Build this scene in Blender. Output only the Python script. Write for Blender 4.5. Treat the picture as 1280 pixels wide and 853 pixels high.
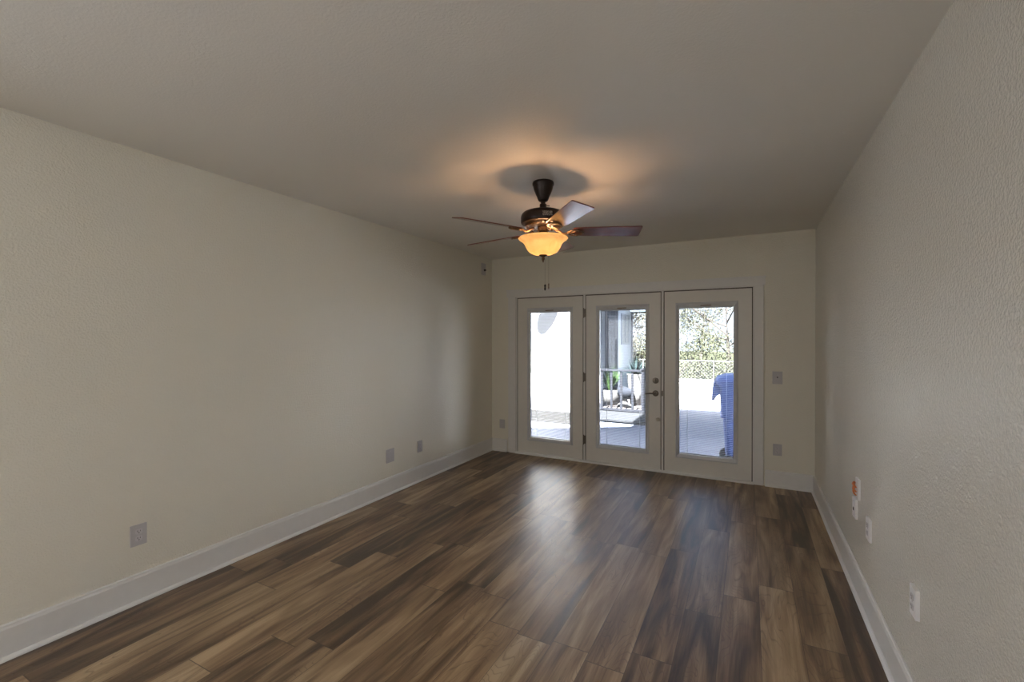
import bpy, bmesh, math, random
from mathutils import Vector, Matrix

for o in list(bpy.data.objects):
    bpy.data.objects.remove(o, do_unlink=True)
S = bpy.context.scene
C = S.collection
PI = math.pi

# ------------------------------------------------------------------ camera, world, lights, exposure
CAM_H = 1.5114
cam_data = bpy.data.cameras.new('camera')
cam_data.sensor_width = 36.0
cam_data.lens = 563.65 / 1280 * 36.0
cam_data.clip_start = 0.02
cam_data.clip_end = 300
cam = bpy.data.objects.new('camera', cam_data)
C.objects.link(cam)
cam.location = (0, 0, CAM_H)
cam.rotation_euler = (PI / 2 - 0.0039, 0, 0.4834)
S.camera = cam

S.view_settings.view_transform = 'Standard'
S.view_settings.look = 'None'
S.view_settings.gamma = 1.0
S.view_settings.exposure = 0.78
S.view_settings.use_curve_mapping = False
try:
    S.cycles.max_bounces = 14
    S.cycles.diffuse_bounces = 7
    S.cycles.transparent_max_bounces = 16
    S.cycles.sample_clamp_indirect = 8.0
    S.cycles.caustics_reflective = False
    S.cycles.caustics_refractive = False
    S.cycles.use_denoising = True
except Exception:
    pass

SKY_STRENGTH = 1.2
world = bpy.data.worlds.new('sky')
S.world = world
world.use_nodes = True
wn = world.node_tree.nodes
wl = world.node_tree.links
wn.clear()
w_out = wn.new('ShaderNodeOutputWorld')
w_bg = wn.new('ShaderNodeBackground')
w_tc = wn.new('ShaderNodeTexCoord')
w_sep = wn.new('ShaderNodeSeparateXYZ')
w_rmp = wn.new('ShaderNodeValToRGB')
w_rmp.color_ramp.elements[0].position = 0.0
w_rmp.color_ramp.elements[0].color = (0.86, 0.92, 1.0, 1)
w_rmp.color_ramp.elements[1].position = 0.7
w_rmp.color_ramp.elements[1].color = (0.42, 0.62, 1.0, 1)
wl.new(w_tc.outputs['Generated'], w_sep.inputs[0])
wl.new(w_sep.outputs['Z'], w_rmp.inputs[0])
wl.new(w_rmp.outputs[0], w_bg.inputs[0])
w_bg.inputs[1].default_value = SKY_STRENGTH
wl.new(w_bg.outputs[0], w_out.inputs[0])

SUN_DIR = Vector((0.0, -1.0, 1.4)).normalized()      # towards the sun
sun_d = bpy.data.lights.new('sun', 'SUN')
sun_d.energy = 158.0
sun_d.angle = 0.009
sun_d.color = (1.0, 0.95, 0.88)
sun = bpy.data.objects.new('sun', sun_d)
C.objects.link(sun)
sun.location = (0, -10, 20)
sun.rotation_euler = SUN_DIR.to_track_quat('Z', 'Y').to_euler()

def area(name, loc, aim, sx, sy, power, col):
    d = bpy.data.lights.new(name, 'AREA')
    d.shape = 'RECTANGLE'
    d.size = sx
    d.size_y = sy
    d.energy = power
    d.color = col
    o = bpy.data.objects.new(name, d)
    C.objects.link(o)
    o.location = loc
    o.rotation_euler = (Vector(loc) - Vector(aim)).to_track_quat('Z', 'Y').to_euler()
    return o

# added fill lamps outside two invented side windows behind the camera
area('fill_light_left', (-3.32, -1.45, 1.35), (1.0, 1.9, -3.0), 2.1, 1.7, 27.0, (0.97, 0.98, 1.0))
area('fill_light_right', (0.80, -1.75, 1.35), (-3.0, 2.6, -1.2), 1.5, 1.7, 16.0, (1.0, 0.98, 0.95))

# ------------------------------------------------------------------ room numbers
XL, XR, YB, YF, H = -3.1086, 0.5812, 5.3311, -3.0, 2.6
DX = (-2.7223, -1.793, -0.8678, 0.0383)     # door line: jamb, mullion, mullion, jamb
DT = 2.059                                   # top of the doors
DB = 0.020
WT = 0.16
G = -0.15                                    # ground outside

# ------------------------------------------------------------------ helpers
def link_obj(name, bm, mat, parent=None, smooth=False, kind=None):
    me = bpy.data.meshes.new(name)
    bm.normal_update()
    bm.to_mesh(me)
    bm.free()
    mats = mat if isinstance(mat, (list, tuple)) else [mat]
    for m in mats:
        me.materials.append(m)
    o = bpy.data.objects.new(name, me)
    C.objects.link(o)
    if parent is not None:
        o.parent = parent
    if smooth:
        for p in me.polygons:
            p.use_smooth = True
    if kind:
        o['kind'] = kind
    return o

def thing(name, label, cat, loc=(0, 0, 0), rz=0.0, group=None):
    o = bpy.data.objects.new(name, None)
    C.objects.link(o)
    o.empty_display_size = 0.1
    o.location = loc
    o.rotation_euler = (0, 0, rz)
    o['label'] = label
    o['category'] = cat
    if group:
        o['group'] = group
    return o

def structure_root(name, label=None):
    o = bpy.data.objects.new(name, None)
    C.objects.link(o)
    o['kind'] = 'structure'
    if label:
        o['label'] = label
    return o

def tag(o, label, cat, group=None):
    o['label'] = label
    o['category'] = cat
    if group:
        o['group'] = group
    return o

def box(bm, x0, x1, y0, y1, z0, z1, M=None, mi=0):
    co = [(x0, y0, z0), (x1, y0, z0), (x1, y1, z0), (x0, y1, z0),
          (x0, y0, z1), (x1, y0, z1), (x1, y1, z1), (x0, y1, z1)]
    if M is not None:
        co = [M @ Vector(c) for c in co]
    v = [bm.verts.new(c) for c in co]
    fs = []
    for f in ((0, 3, 2, 1), (4, 5, 6, 7), (0, 1, 5, 4), (1, 2, 6, 5), (2, 3, 7, 6), (3, 0, 4, 7)):
        fc = bm.faces.new([v[i] for i in f])
        fc.material_index = mi
        fs.append(fc)
    return v

def bevel(bm, w, seg=2):
    bmesh.ops.bevel(bm, geom=bm.edges[:], offset=w, segments=seg, affect='EDGES', profile=0.6)

def bbox_bm(x0, x1, y0, y1, z0, z1, w=0.0, seg=2):
    bm = bmesh.new()
    box(bm, x0, x1, y0, y1, z0, z1)
    if w:
        bevel(bm, w, seg)
    return bm

def lathe(bm, prof, n=48, cx=0, cy=0, closed=False, M=None):
    """prof: (r, z) pairs, revolved about z"""
    rings = []
    for r, z in prof:
        if r < 1e-6:
            p = Vector((cx, cy, z))
            rings.append([bm.verts.new(M @ p if M else p)])
        else:
            ring = []
            for i in range(n):
                a = 2 * PI * i / n
                p = Vector((cx + r * math.cos(a), cy + r * math.sin(a), z))
                ring.append(bm.verts.new(M @ p if M else p))
            rings.append(ring)
    pairs = list(zip(rings, rings[1:]))
    if closed:
        pairs.append((rings[-1], rings[0]))
    for a, b in pairs:
        for i in range(n):
            j = (i + 1) % n
            if len(a) == 1 and len(b) == 1:
                continue
            if len(a) == 1:
                bm.faces.new((a[0], b[i], b[j]))
            elif len(b) == 1:
                bm.faces.new((a[i], a[j], b[0]))
            else:
                bm.faces.new((a[i], a[j], b[j], b[i]))
    bmesh.ops.recalc_face_normals(bm, faces=bm.faces[:])

def tube(bm, pts, r, n=8, cap=True):
    """tube along a list of points; r a number or one per point"""
    pts = [Vector(p) for p in pts]
    rs = r if isinstance(r, (list, tuple)) else [r] * len(pts)
    rings = []
    up = Vector((0, 0, 1))
    prev = None
    for i, p in enumerate(pts):
        if i == 0:
            t = pts[1] - p
        elif i == len(pts) - 1:
            t = p - pts[i - 1]
        else:
            t = pts[i + 1] - pts[i - 1]
        t.normalize()
        if prev is None:
            a = t.cross(up)
            if a.length < 1e-3:
                a = t.cross(Vector((1, 0, 0)))
        else:
            a = prev - t * prev.dot(t)
            if a.length < 1e-4:
                a = t.cross(up)
        a.normalize()
        prev = a
        b = t.cross(a)
        rings.append([bm.verts.new(p + (a * math.cos(2 * PI * k / n) + b * math.sin(2 * PI * k / n)) * rs[i]) for k in range(n)])
    for A, B in zip(rings, rings[1:]):
        for k in range(n):
            bm.faces.new((A[k], A[(k + 1) % n], B[(k + 1) % n], B[k]))
    if cap:
        bm.faces.new(rings[0][::-1])
        bm.faces.new(rings[-1])

def prism(bm, outline, axis, a, b):
    """extrude a 2-D outline along an axis from a to b; outline is in the two other axes, in order"""
    def P(u, v, w):
        return {'x': (w, u, v), 'y': (u, w, v), 'z': (u, v, w)}[axis]
    A = [bm.verts.new(P(u, v, a)) for u, v in outline]
    B = [bm.verts.new(P(u, v, b)) for u, v in outline]
    n = len(outline)
    bm.faces.new(A)
    bm.faces.new(B[::-1])
    for i in range(n):
        bm.faces.new((A[i], A[(i + 1) % n], B[(i + 1) % n], B[i]))
    bmesh.ops.recalc_face_normals(bm, faces=bm.faces[:])

# ------------------------------------------------------------------ materials
class NT:
    def __init__(self, name):
        self.m = bpy.data.materials.new(name)
        self.m.use_nodes = True
        self.n = self.m.node_tree.nodes
        self.l = self.m.node_tree.links
        self.b = self.n['Principled BSDF']
        self.out = self.n['Material Output']
    def new(self, t, **kw):
        x = self.n.new(t)
        for k, v in kw.items():
            setattr(x, k, v)
        return x
    def put(self, sock, v):
        if isinstance(v, (int, float, tuple, list)):
            sock.default_value = v
        else:
            self.l.new(v, sock)
    def math(self, op, a, b=None, c=None):
        x = self.new('ShaderNodeMath', operation=op)
        self.put(x.inputs[0], a)
        if b is not None:
            self.put(x.inputs[1], b)
        if c is not None:
            self.put(x.inputs[2], c)
        return x.outputs[0]
    def comb(self, x, y, z):
        c = self.new('ShaderNodeCombineXYZ')
        self.put(c.inputs[0], x); self.put(c.inputs[1], y); self.put(c.inputs[2], z)
        return c.outputs[0]
    def coord(self, which='Object'):
        return self.new('ShaderNodeTexCoord').outputs[which]
    def noise(self, vec, scale, detail=3, rough=0.5, dist=0.0):
        x = self.new('ShaderNodeTexNoise')
        self.l.new(vec, x.inputs['Vector'])
        x.inputs['Scale'].default_value = scale
        x.inputs['Detail'].default_value = detail
        x.inputs['Roughness'].default_value = rough
        x.inputs['Distortion'].default_value = dist
        return x.outputs['Fac']
    def ramp(self, fac, stops, interp='LINEAR'):
        r = self.new('ShaderNodeValToRGB')
        r.color_ramp.interpolation = interp
        e = r.color_ramp.elements
        while len(e) > 1:
            e.remove(e[-1])
        e[0].position, e[0].color = stops[0][0], (*stops[0][1], 1)
        for p, c in stops[1:]:
            k = e.new(p)
            k.color = (*c, 1)
        self.put(r.inputs[0], fac)
        return r.outputs[0]
    def mix(self, fac, a, b, blend='MIX'):
        x = self.new('ShaderNodeMixRGB', blend_type=blend)
        self.put(x.inputs[0], fac)
        self.put(x.inputs[1], (*a, 1) if isinstance(a, tuple) else a)
        self.put(x.inputs[2], (*b, 1) if isinstance(b, tuple) else b)
        return x.outputs[0]
    def bump(self, h, strength, dist):
        x = self.new('ShaderNodeBump')
        x.inputs['Strength'].default_value = strength
        x.inputs['Distance'].default_value = dist
        self.put(x.inputs['Height'], h)
        self.l.new(x.outputs[0], self.b.inputs['Normal'])
    def base(self, v):
        self.put(self.b.inputs['Base Color'], (*v, 1) if isinstance(v, tuple) else v)
    def rough(self, v):
        self.put(self.b.inputs['Roughness'], v)

def plain(name, col, rough=0.5, metal=0.0, var=0.06, scale=20, coat=0.0, bump=0.0, spec=0.5):
    t = NT(name)
    t.b.inputs['Specular IOR Level'].default_value = spec
    f = t.noise(t.coord(), scale, 3)
    a = tuple(max(0, c * (1 - var)) for c in col)
    b = tuple(min(1, c * (1 + var)) for c in col)
    t.base(t.ramp(f, [(0.3, a), (0.7, b)]))
    t.rough(rough)
    t.b.inputs['Metallic'].default_value = metal
    t.b.inputs['Coat Weight'].default_value = coat
    if bump:
        t.bump(f, bump, 0.002)
    return t.m

def wall_paint(name, col, strength, rough=0.42):
    """rolled-on paint over a knockdown plaster texture"""
    t = NT(name)
    co = t.coord()
    a = t.noise(co, 100, 3, 0.55, 0.3)
    b = t.noise(co, 50, 2, 0.5, 0.6)
    s = t.ramp(a, [(0.42, (0, 0, 0)), (0.62, (1, 1, 1))])
    h = t.math('ADD', t.math('MULTIPLY', s, 0.7), t.math('MULTIPLY', b, 0.8))
    big = t.noise(co, 1.2, 2)
    c0 = tuple(c * 0.975 for c in col)
    t.base(t.ramp(big, [(0.3, c0), (0.7, col)]))
    t.rough(rough)
    t.bump(h, strength, 0.005)
    return t.m

M_WALL = wall_paint('cream_wall_paint', (0.77, 0.74, 0.645), 0.42, 0.32)
M_WALLR = wall_paint('cream_wall_paint_grazing_light', (0.78, 0.75, 0.675), 0.8, 0.24)  # same wall paint, lightened and glossed to hold the grazing door light
M_CEIL = wall_paint('ceiling_paint', (0.74, 0.725, 0.685), 0.13, 0.6)
M_TRIM = plain('white_trim_paint', (0.73, 0.72, 0.70), 0.38, var=0.015)
M_DOOR = plain('white_door_paint', (0.70, 0.68, 0.635), 0.36, var=0.015)
M_LITE = plain('door_glazing_frame', (0.60, 0.61, 0.63), 0.35, var=0.02)
M_GAP = plain('dark_rubber_weatherstrip', (0.10, 0.085, 0.07), 0.8)
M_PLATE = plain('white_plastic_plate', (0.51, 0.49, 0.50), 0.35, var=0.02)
M_PLATEW = plain('lit_white_plastic_plate', (0.84, 0.83, 0.84), 0.3, var=0.01)  # plate plastic lightened to replace the lighting contrast missing on the right wall
M_SOCK = plain('white_plastic_socket', (0.58, 0.55, 0.57), 0.3, var=0.02)
M_SLOT = plain('dark_socket_slot', (0.03, 0.028, 0.026), 0.6)
M_BLACK = plain('black_plastic', (0.015, 0.015, 0.015), 0.4)
M_ORANGE = plain('orange_tape', (0.62, 0.19, 0.05), 0.5)
M_BRONZE = plain('oil_rubbed_bronze', (0.022, 0.013, 0.010), 0.34, 0.5, var=0.2)
M_BRASS = plain('antique_bronze', (0.13, 0.072, 0.034), 0.33, 0.8, var=0.35, scale=60)
M_NICKEL = plain('aged_nickel_lock', (0.16, 0.135, 0.11), 0.32, 0.85)
M_KNOBW = plain('cream_door_stop', (0.62, 0.58, 0.5), 0.3)
M_SLAT = plain('white_blind_slat', (0.80, 0.81, 0.83), 0.4, var=0.01)
M_CORD = plain('white_blind_cord', (0.85, 0.86, 0.88), 0.6, var=0.01)

def floor_material():
    t = NT('wood_plank_floor')
    W, L = 0.184, 1.22
    sep = t.new('ShaderNodeSeparateXYZ')
    t.l.new(t.coord(), sep.inputs[0])
    X, Y = sep.outputs[0], sep.outputs[1]
    xs = t.math('DIVIDE', t.math('ADD', X, 20.0), W)
    col = t.math('FLOOR', xs)
    wn1 = t.new('ShaderNodeTexWhiteNoise', noise_dimensions='1D')
    t.l.new(col, wn1.inputs['W'])
    ys = t.math('ADD', t.math('DIVIDE', t.math('ADD', Y, 30.0), L), t.math('MULTIPLY', wn1.outputs['Value'], 7.31))
    row = t.math('FLOOR', ys)
    wn2 = t.new('ShaderNodeTexWhiteNoise', noise_dimensions='3D')
    t.l.new(t.comb(col, row, 3.7), wn2.inputs['Vector'])
    rs = t.new('ShaderNodeSeparateColor')
    t.l.new(wn2.outputs['Color'], rs.inputs[0])
    r1, r2, r3 = rs.outputs[0], rs.outputs[1], rs.outputs[2]
    fx = t.math('FRACT', xs)
    fy = t.math('FRACT', ys)
    off = t.math('MULTIPLY', r2, 37.0)
    off2 = t.math('MULTIPLY', r3, 53.0)
    # broad heartwood bands running with each plank
    v1 = t.comb(t.math('ADD', t.math('MULTIPLY', X, 11.0), off), t.math('ADD', t.math('MULTIPLY', Y, 1.25), off2), off)
    band = t.noise(v1, 1.0, 2, 0.5, 0.9)
    # fine grain
    v2 = t.comb(t.math('ADD', t.math('MULTIPLY', X, 95.0), off), t.math('ADD', t.math('MULTIPLY', Y, 3.2), off2), off)
    fine = t.noise(v2, 1.0, 4, 0.65, 0.5)
    # cathedral rings
    v3 = t.comb(t.math('ADD', t.math('MULTIPLY', X, 6.0), off), t.math('ADD', t.math('MULTIPLY', Y, 1.1), off2), off2)
    ring0 = t.noise(v3, 1.0, 2, 0.45, 0.4)
    ring = t.math('ABSOLUTE', t.math('SINE', t.math('MULTIPLY', ring0, 95.0)))
    ringm = t.ramp(ring, [(0.0, (1, 1, 1)), (0.35, (0, 0, 0))])
    area_m = t.ramp(t.noise(v3, 0.8, 1, 0.5, 0.2), [(0.42, (0, 0, 0)), (0.54, (1, 1, 1))])
    rings = t.math('MULTIPLY', ringm, area_m)
    tone = t.math('ADD', t.math('MULTIPLY', band, 0.95), t.math('MULTIPLY', r1, 0.26))
    tone = t.math('ADD', tone, t.math('MULTIPLY', t.math('SUBTRACT', fine, 0.5), 0.36))
    tone = t.math('ADD', tone, -0.10)
    c = t.ramp(tone, [(0.28, (0.062, 0.036, 0.018)), (0.42, (0.148, 0.090, 0.047)), (0.54, (0.250, 0.165, 0.090)),
                      (0.66, (0.36, 0.252, 0.144)), (0.80, (0.48, 0.355, 0.215))])
    warm = t.mix(t.math('MULTIPLY', r3, 0.5), c, (1.0, 0.90, 0.80), 'MULTIPLY')
    c = t.mix(t.math('MULTIPLY', rings, 0.5), warm, (0.09, 0.05, 0.03))
    # seams
    ex = t.math('MINIMUM', fx, t.math('SUBTRACT', 1.0, fx))
    ey = t.math('MINIMUM', fy, t.math('SUBTRACT', 1.0, fy))
    sx = t.math('LESS_THAN', ex, 0.0065)
    sy = t.math('LESS_THAN', ey, 0.0017)
    seam = t.math('MAXIMUM', sx, sy)
    c = t.mix(t.math('MULTIPLY', seam, 0.8), c, (0.05, 0.03, 0.018))
    t.base(c)
    t.rough(t.math('ADD', t.math('MULTIPLY', fine, 0.14), 0.32))
    h = t.math('SUBTRACT', t.math('MULTIPLY', fine, 0.35), t.math('ADD', t.math('MULTIPLY', seam, 1.0), t.math('MULTIPLY', rings, 0.9)))
    t.bump(h, 0.35, 0.0012)
    t.b.inputs['Specular IOR Level'].default_value = 0.85
    return t.m
M_FLOOR = floor_material()

def glass_material():
    t = NT('door_glass')
    t.n.remove(t.b)
    tr = t.new('ShaderNodeBsdfTransparent')
    tr.inputs[0].default_value = (0.96, 0.98, 1.0, 1)
    gl = t.new('ShaderNodeBsdfGlossy')
    gl.inputs['Roughness'].default_value = 0.02
    fr = t.new('ShaderNodeFresnel')
    fr.inputs[0].default_value = 1.3
    mx = t.new('ShaderNodeMixShader')
    t.l.new(fr.outputs[0], mx.inputs[0])
    t.l.new(tr.outputs[0], mx.inputs[1])
    t.l.new(gl.outputs[0], mx.inputs[2])
    t.l.new(mx.outputs[0], t.out.inputs[0])
    return t.m
M_GLASS = glass_material()

def bowl_material():
    t = NT('amber_alabaster_glass')
    t.n.remove(t.b)
    co = t.coord()
    f = t.noise(co, 9, 4, 0.6, 1.2)
    col = t.ramp(f, [(0.3, (0.24, 0.18, 0.105)), (0.7, (0.34, 0.27, 0.175))])
    tl = t.new('ShaderNodeBsdfTranslucent')
    t.l.new(col, tl.inputs[0])
    df = t.new('ShaderNodeBsdfDiffuse')
    t.l.new(col, df.inputs[0])
    gs = t.new('ShaderNodeBsdfGlossy')
    gs.inputs['Roughness'].default_value = 0.25
    em = t.new('ShaderNodeEmission')
    t.l.new(t.ramp(f, [(0.3, (1.0, 0.46, 0.13)), (0.7, (1.0, 0.58, 0.20))]), em.inputs[0])
    em.inputs[1].default_value = 0.40
    m1 = t.new('ShaderNodeMixShader'); m1.inputs[0].default_value = 0.3
    t.l.new(tl.outputs[0], m1.inputs[1]); t.l.new(df.outputs[0], m1.inputs[2])
    m2 = t.new('ShaderNodeMixShader'); m2.inputs[0].default_value = 0.04
    t.l.new(m1.outputs[0], m2.inputs[1]); t.l.new(gs.outputs[0], m2.inputs[2])
    ad = t.new('ShaderNodeAddShader')
    t.l.new(m2.outputs[0], ad.inputs[0]); t.l.new(em.outputs[0], ad.inputs[1])
    t.l.new(ad.outputs[0], t.out.inputs[0])
    return t.m
M_BOWL = bowl_material()

def blade_material():
    t = NT('cherry_wood_blade')
    mp = t.new('ShaderNodeMapping')
    mp.inputs['Scale'].default_value = (2.0, 26.0, 26.0)
    t.l.new(t.coord(), mp.inputs[0])
    f = t.noise(mp.outputs[0], 1.6, 4, 0.6, 0.6)
    t.base(t.ramp(f, [(0.3, (0.105, 0.016, 0.010)), (0.7, (0.19, 0.036, 0.018))]))
    t.rough(0.3)
    t.b.inputs['Coat Weight'].default_value = 1.0
    t.b.inputs['Coat Roughness'].default_value = 0.14
    return t.m
M_BLADE = blade_material()

# ------------------------------------------------------------------ room shell
def struct(name, bm, mat, parent=None):
    return link_obj(name, bm, mat, parent, kind='structure' if parent is None else None)

struct('floor', bbox_bm(XL - WT, XR + WT, YF - WT, YB + 0.02, -0.12, 0.0), M_FLOOR)
struct('ceiling', bbox_bm(XL - WT, XR + WT, YF - WT, YB + WT, H, H + 0.15), M_CEIL)

def wall_with_hole(name, axis, at0, at1, u0, u1, hu0, hu1, hz0, hz1, mat=None):
    """wall in the x- or y-direction with one rectangular opening"""
    bm = bmesh.new()
    rects = [(u0, hu0, 0, H), (hu1, u1, 0, H), (hu0, hu1, hz1, H)]
    if hz0 > 0:
        rects.append((hu0, hu1, 0, hz0))
    for a, b, c, d in rects:
        if axis == 'y':
            box(bm, at0, at1, a, b, c, d)
        else:
            box(bm, a, b, at0, at1, c, d)
    return struct(name, bm, mat or M_WALL)

wall_with_hole('wall_left', 'y', XL - WT, XL, YF, YB + WT, -2.5, -0.4, 0.5, 2.2)  # opening added behind the camera to let fill light in
wall_with_hole('wall_right', 'y', XR, XR + WT, YF, YB + WT, -2.5, -1.0, 0.5, 2.2, M_WALLR)  # second added opening, for the right fill lamp
struct('wall_front', bbox_bm(XL - WT, XR + WT, YF - WT, YF, 0, H), M_WALL)
JO = 0.030
wall_with_hole('wall_back', 'x', YB, YB + WT, XL, XR, DX[0] - JO, DX[3] + JO, 0, DT + JO)

# frames of the two windows added behind the camera for fill light
def fill_window(name, x0, x1, ya, yb):
    r = structure_root(name)
    bm = bmesh.new()
    for a, b, c, d in ((ya, ya + 0.05, 0.5, 2.2), (yb - 0.05, yb, 0.5, 2.2), (ya + 0.05, yb - 0.05, 0.5, 0.55), (ya + 0.05, yb - 0.05, 2.15, 2.2),
                       ((ya + yb) / 2 - 0.02, (ya + yb) / 2 + 0.02, 0.55, 2.15)):
        box(bm, x0, x1, a, b, c, d)
    link_obj('window_frame', bm, M_TRIM, r)
    return r
fill_window('fill_window_1', XL - 0.11, XL - 0.05, -2.5, -0.4)
fill_window('fill_window_2', XR + 0.05, XR + 0.11, -2.5, -1.0)

# baseboards with a quarter-round shoe in front
HB = 0.165
def base_profile():
    return [(0, 0), (0.015, 0), (0.015, HB - 0.022), (0.0115, HB - 0.010), (0.0115, HB - 0.004), (0.007, HB), (0, HB)]
def shoe_profile():
    pts = [(0.015, 0)]
    for k in range(7):
        a = PI / 2 * k / 6
        pts.append((0.015 + 0.017 * math.cos(a), 0.019 * math.sin(a)))
    return pts
def baseboard(name, axis, wallpos, sgn, a, b):
    bm = bmesh.new()
    prism(bm, [(wallpos + sgn * d, z) for d, z in base_profile()], axis, a, b)
    o = link_obj(name, bm, M_TRIM, kind='structure')
    bm = bmesh.new()
    prism(bm, [(wallpos + sgn * d, z) for d, z in shoe_profile()], axis, a, b)
    link_obj('shoe_moulding', bm, M_TRIM, o)
CL, CR, CT = -2.868, 0.150, 2.166            # outer edges of the door casing
def baseboard_x(name, a, b):
    baseboard(name, 'x', YB, -1, a, b)
baseboard('baseboard_left', 'y', XL, 1, YF, YB)
baseboard('baseboard_right', 'y', XR, -1, YF, YB)
baseboard_x('baseboard_back_left', XL + 0.0155, CL)
baseboard_x('baseboard_back_right', CR, XR - 0.0155)

# casing around the doors
CW = 0.019
def casing(name, x0, x1, z0, z1):
    struct(name, bbox_bm(x0, x1, YB - CW, YB + 0.0005, z0, z1, 0.003, 1), M_TRIM)
casing('trim_1', CL + 0.02, DX[0] - 0.012, 0.0, DT + 0.010)
casing('trim_2', DX[3] + 0.012, CR - 0.012, 0.0, DT + 0.010)
bm = bmesh.new()
box(bm, CL, CR, YB - 0.022, YB + 0.0005, DT + 0.010, CT - 0.012)
box(bm, CL - 0.008, CR + 0.008, YB - 0.030, YB + 0.0005, CT - 0.012, CT)
struct('trim_3', bm, M_TRIM)
# jamb, mullions, head, sill
bm = bmesh.new()
for xa, xb in ((DX[0] - JO, DX[0]), (DX[3], DX[3] + JO)):
    box(bm, xa, xb, YB, YB + WT, 0, DT + JO)
box(bm, DX[0], DX[3], YB, YB + WT, DT, DT + JO)
for xm in DX[1:3]:
    box(bm, xm - 0.0115, xm + 0.0115, YB + 0.001, YB + WT - 0.02, DB, DT)
struct('trim_4', bm, M_TRIM)
bm = bmesh.new()
prism(bm, [(YB - 0.030, 0.0), (YB - 0.030, 0.008), (YB - 0.016, 0.019), (YB + WT + 0.05, 0.019), (YB + WT + 0.05, -0.02), (YB + 0.0, -0.02), (YB + 0.0, 0.0)], 'x', DX[0] - 0.012, DX[3] + 0.012)
struct('trim_5', bm, M_TRIM)
# dark weatherstrip seen in the gaps round each door
bm = bmesh.new()
box(bm, DX[0], DX[3], YB + 0.010, YB + 0.016, DT - 0.013, DT)
for xm in (DX[0] + 0.0045, DX[1] - 0.0165, DX[1] + 0.0165, DX[2] - 0.0165, DX[2] + 0.0165, DX[3] - 0.0045):
    box(bm, xm - 0.005, xm + 0.005, YB + 0.010, YB + 0.016, DB, DT - 0.013)
struct('trim_6', bm, M_GAP)

# ------------------------------------------------------------------ the three full-lite doors
def frame_ring(bm, x0, x1, z0, z1, wx, y0, y1, wz=None):
    """rectangular picture-frame ring of boxes, facing -y"""
    wz = wz or wx
    box(bm, x0, x0 + wx, y0, y1, z0, z1)
    box(bm, x1 - wx, x1, y0, y1, z0, z1)
    box(bm, x0 + wx, x1 - wx, y0, y1, z0, z0 + wz)
    box(bm, x0 + wx, x1 - wx, y0, y1, z1 - wz, z1)

GZ0, GZ1, GHW = 0.232, 1.862, 0.2715
def lite_frame_bm(cx):
    """raised moulding round the glass, mitred slopes"""
    bm = bmesh.new()
    rings = []
    for hx, za, zb, y in ((0.315, 0.186, 1.918, YB + 0.006), (0.313, 0.188, 1.916, YB - 0.008), (0.302, 0.199, 1.905, YB - 0.012),
                          (0.290, 0.212, 1.884, YB - 0.004), (0.2735, 0.2300, 1.8650, YB + 0.006), (0.2715, 0.2280, 1.867, YB + 0.018)):
        rings.append([bm.verts.new(p) for p in ((cx - hx, y, za), (cx + hx, y, za), (cx + hx, y, zb), (cx - hx, y, zb))])
    for A, B in zip(rings, rings[1:]):
        for i in range(4):
            bm.faces.new((A[i], A[(i + 1) % 4], B[(i + 1) % 4], B[i]))
    # the same moulding on the outside
    rings = []
    for hx, za, zb, y in ((0.2715, 0.2280, 1.867, YB + 0.018), (0.2735, 0.2280, 1.867, YB + 0.046), (0.313, 0.188, 1.916, YB + 0.056), (0.315, 0.186, 1.918, YB + 0.044), (0.315, 0.186, 1.918, YB + 0.006)):
        rings.append([bm.verts.new(p) for p in ((cx - hx, y, za), (cx + hx, y, za), (cx + hx, y, zb), (cx - hx, y, zb))])
    for A, B in zip(rings, rings[1:]):
        for i in range(4):
            bm.faces.new((A[i], A[(i + 1) % 4], B[(i + 1) % 4], B[i]))
    bmesh.ops.remove_doubles(bm, verts=bm.verts[:], dist=1e-5)
    bmesh.ops.recalc_face_normals(bm, faces=bm.faces[:])
    return bm

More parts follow.
